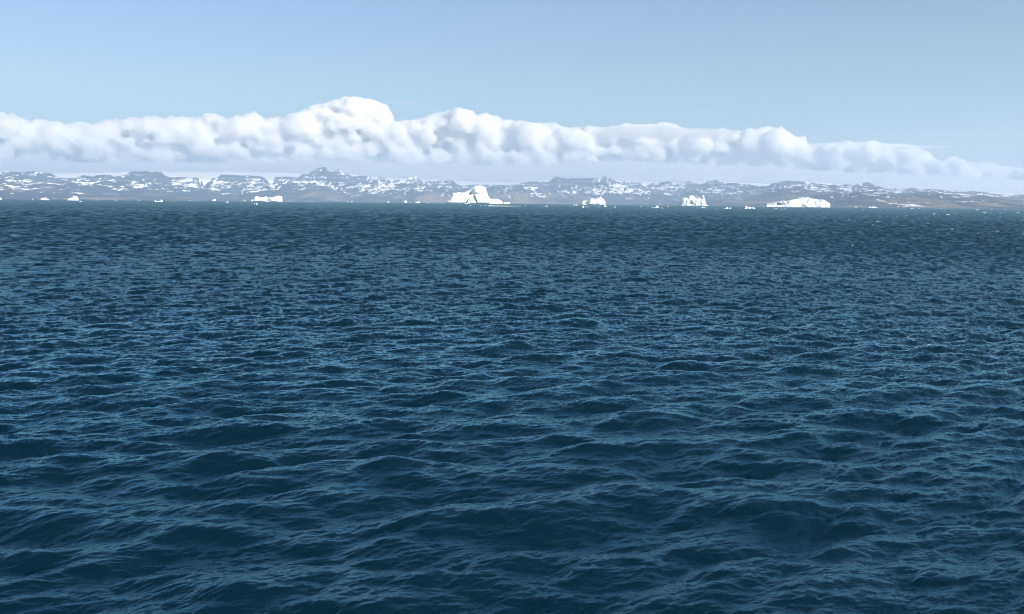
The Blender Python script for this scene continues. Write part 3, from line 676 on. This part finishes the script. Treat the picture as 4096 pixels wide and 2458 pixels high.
CUM = mat_cloud('cumulus_cloud', 0.009, aniso=0.3, erode=0.52, scale=1 / 650)
# outline of the cloud tops in the photo (x, y)
TOP = [(-150, 470), (0, 462), (60, 470), (120, 490), (160, 478), (210, 495), (330, 500), (420, 490), (500, 475), (600, 470), (720, 470), (800, 470), (830, 455), (870, 450), (905, 490), (950, 470), (1010, 458), (1060, 475), (1130, 470), (1200, 450),
       (1230, 425), (1300, 410), (1360, 395), (1410, 385), (1450, 395), (1500, 405), (1540, 415), (1550, 450), (1560, 482), (1640, 488), (1700, 465), (1780, 450), (1830, 440), (1860, 428), (1880, 455), (1950, 470), (2050, 478), (2120, 490),
       (2170, 500), (2230, 495), (2280, 515), (2380, 510), (2500, 505), (2600, 492), (2690, 490), (2720, 515), (2850, 525), (2930, 515), (2990, 530), (3030, 512), (3070, 505), (3110, 522), (3160, 530), (3210, 575), (3260, 572), (3340, 575),
       (3400, 568), (3480, 568), (3560, 580), (3650, 580), (3690, 600), (3720, 640), (3780, 645), (3810, 632), (3850, 645), (3900, 655), (3950, 650), (4000, 668), (4096, 680), (4250, 680)]
def top_at(x): return float(np.interp(x, [p[0] for p in TOP], [p[1] for p in TOP]))
def base_at(x): return float(np.interp(x, [0, 1000, 1700, 2000, 2700, 3200, 3700, 4096], [652, 664, 676, 680, 686, 712, 718, 738])) + 9 * math.sin(x / 61) + 7 * math.sin(x / 23 + 1)
rr = random.Random(21)
items = []
def head(x, y, r, fl):
    items.append((x, y, r, fl))
    if r > 26:
        for _ in range(5):
            a = rr.uniform(-0.2, math.pi + 0.2); q = r * rr.uniform(.38, .56)
            xq = x + r * 0.72 * math.cos(a)
            items.append((xq, max(y - r * 0.72 * fl * math.sin(a), top_at(xq) + q * 0.9), q, rr.uniform(.9, 1.1)))
x = -160.0
while x < 4270:                                             # big heads that make the skyline
    r = rr.choice((17, 24, 32, 44, 60)) * rr.uniform(.9, 1.15) * (0.75 if x > 3650 else 1)
    head(x, top_at(x) + r * 0.95, r, rr.uniform(.95, 1.15))
    x += r * rr.uniform(0.4, 0.8)
for x in np.arange(-140, 4260, 16):                        # the body of the bank
    t = top_at(x) + 40; bt = base_at(x)
    y = t
    while y < bt - 12:
        r = rr.uniform(18, 40)
        if rr.random() < 0.8: items.append((x + rr.uniform(-12, 12), min(y + rr.uniform(0, 14), bt - r * 0.4), r, rr.uniform(.75, 1.0)))
        y += 24
for _ in range(95):                                         # ragged low scraps between the bases and the peaks
    x = rr.uniform(-120, 4240); r = rr.uniform(26, 75)
    items.append((x, base_at(x) + rr.uniform(4, 34), r, rr.uniform(.16, .3)))
o = puffs('cloud_bank', items, 58000, CUM, 100, voxel=64, band=240); o['kind'] = 'stuff'; o['label'] = 'long bank of white cumulus cloud behind the snowy mountains'; o['category'] = 'clouds'
STR = mat_cloud('stratus_cloud', 0.0009, erode=0.75, scale=1 / 3500, stretch=7, col=(1, 0.975, 0.94, 1))
rs = random.Random(4); st = []
for x in np.arange(-200, 4400, 70):
    for y in (668, 690, 715, 740, 770):
        y2 = y + rs.uniform(-8, 8) + (max(0, x - 2700) * 0.055)
        st.append((x + rs.uniform(-30, 30), y2, rs.uniform(150, 260), rs.uniform(.09, .14)))
o = puffs('stratus_layer', st, 51000, STR, 900, voxel=140, band=400, wob=0.12, flat=-2); o['kind'] = 'stuff'; o['label'] = 'pale smooth stratus layer under and behind the cumulus bank'; o['category'] = 'clouds'
def mat_vapour(name, dens):
    m = NT(name); v = m.n('ShaderNodeVolumeScatter', ins={'Color': (1, 1, 1, 1), 'Density': dens, 'Anisotropy': 0.2})
    m.t.links.new(v.outputs[0], m.out.inputs['Volume']); return m.m
def wisp(label, x, y, L, h, dens, seed, tail=0.0, dist=52000):
    """a lens of thin vapour: half length L and half height h in photo pixels"""
    d = ray(np.array(float(x)), np.array(float(y))); k = dist / math.hypot(d[0], d[1]); c = np.array([d[0] * k, d[1] * k, CH + d[2] * k])
    P = ICOV.copy(); m = dist / FS
    t = P[:, 0]
    prof = (1 - t * tail) * (1 + 0.35 * perlin(t * 2.2 + seed, P[:, 1] * 0 + seed, seed) + 0.18 * perlin(t * 6 + seed, P[:, 1] * 2, seed + 3))
    Q = np.stack([t * L * m, P[:, 1] * L * m * 0.35 * prof, P[:, 2] * h * m * prof + 0.25 * h * m * perlin(t * 1.5 + 4, t * 0 + seed, seed)], -1)
    a = float(px_to_az(np.array(float(x))))
    o = new_obj('wispy_cloud', mesh_np('wispy_cloud', Q, ICOF), mat_vapour('thin_vapour', dens))
    o.location = c; o.rotation_euler = (0, 0, -a); o['label'] = label; o['category'] = 'cloud'; o['group'] = 'thin lens clouds above the cumulus bank'
wisp('thin white lens shaped wisp in the blue right of the tallest cumulus tower', 1613, 408, 62, 9, 0.0004, 51)
wisp('long pale lens cloud lying across the cumulus tops right of the centre', 2660, 532, 300, 24, 0.0009, 52, 0.3)
wisp('thin grey streak of cloud crossing the right shoulder of the cumulus bank', 3670, 591, 135, 7, 0.0009, 53, 0.3)
wisp('faint small grey wisp standing alone in the blue at the far right', 4024, 570, 24, 5, 0.0004, 54)
wisp('very faint thin wisp in the blue above the right half of the cumulus bank', 2790, 451, 85, 6, 0.00012, 55)
cy.volume_bounces = 24; cy.max_bounces = 28
cy.volume_max_steps = 256

# ------------------------------------------------------------------ haze over the bay
def haze():
    x0, x1, y0, y1, z0, z1 = -19000, 19000, -1500, 39500, -30, 1700
    V = [(x, y, z) for z in (z0, z1) for x, y in ((x0, y0), (x1, y0), (x1, y1), (x0, y1))]
    F = [(3, 2, 1, 0), (4, 5, 6, 7), (0, 1, 5, 4), (1, 2, 6, 5), (2, 3, 7, 6), (3, 0, 4, 7)]
    m = NT('haze_air')
    v = m.n('ShaderNodeVolumePrincipled', ins={'Color': (0.62, 0.80, 1.0, 1), 'Density': HAZE, 'Anisotropy': 0.2})
    m.t.links.new(v.outputs[0], m.out.inputs['Volume'])
    o = new_obj('haze', mesh_np('haze', np.array(V, float), np.array(F), smooth=False), m.m); o['kind'] = 'stuff'
HAZE = 0.00005
haze()
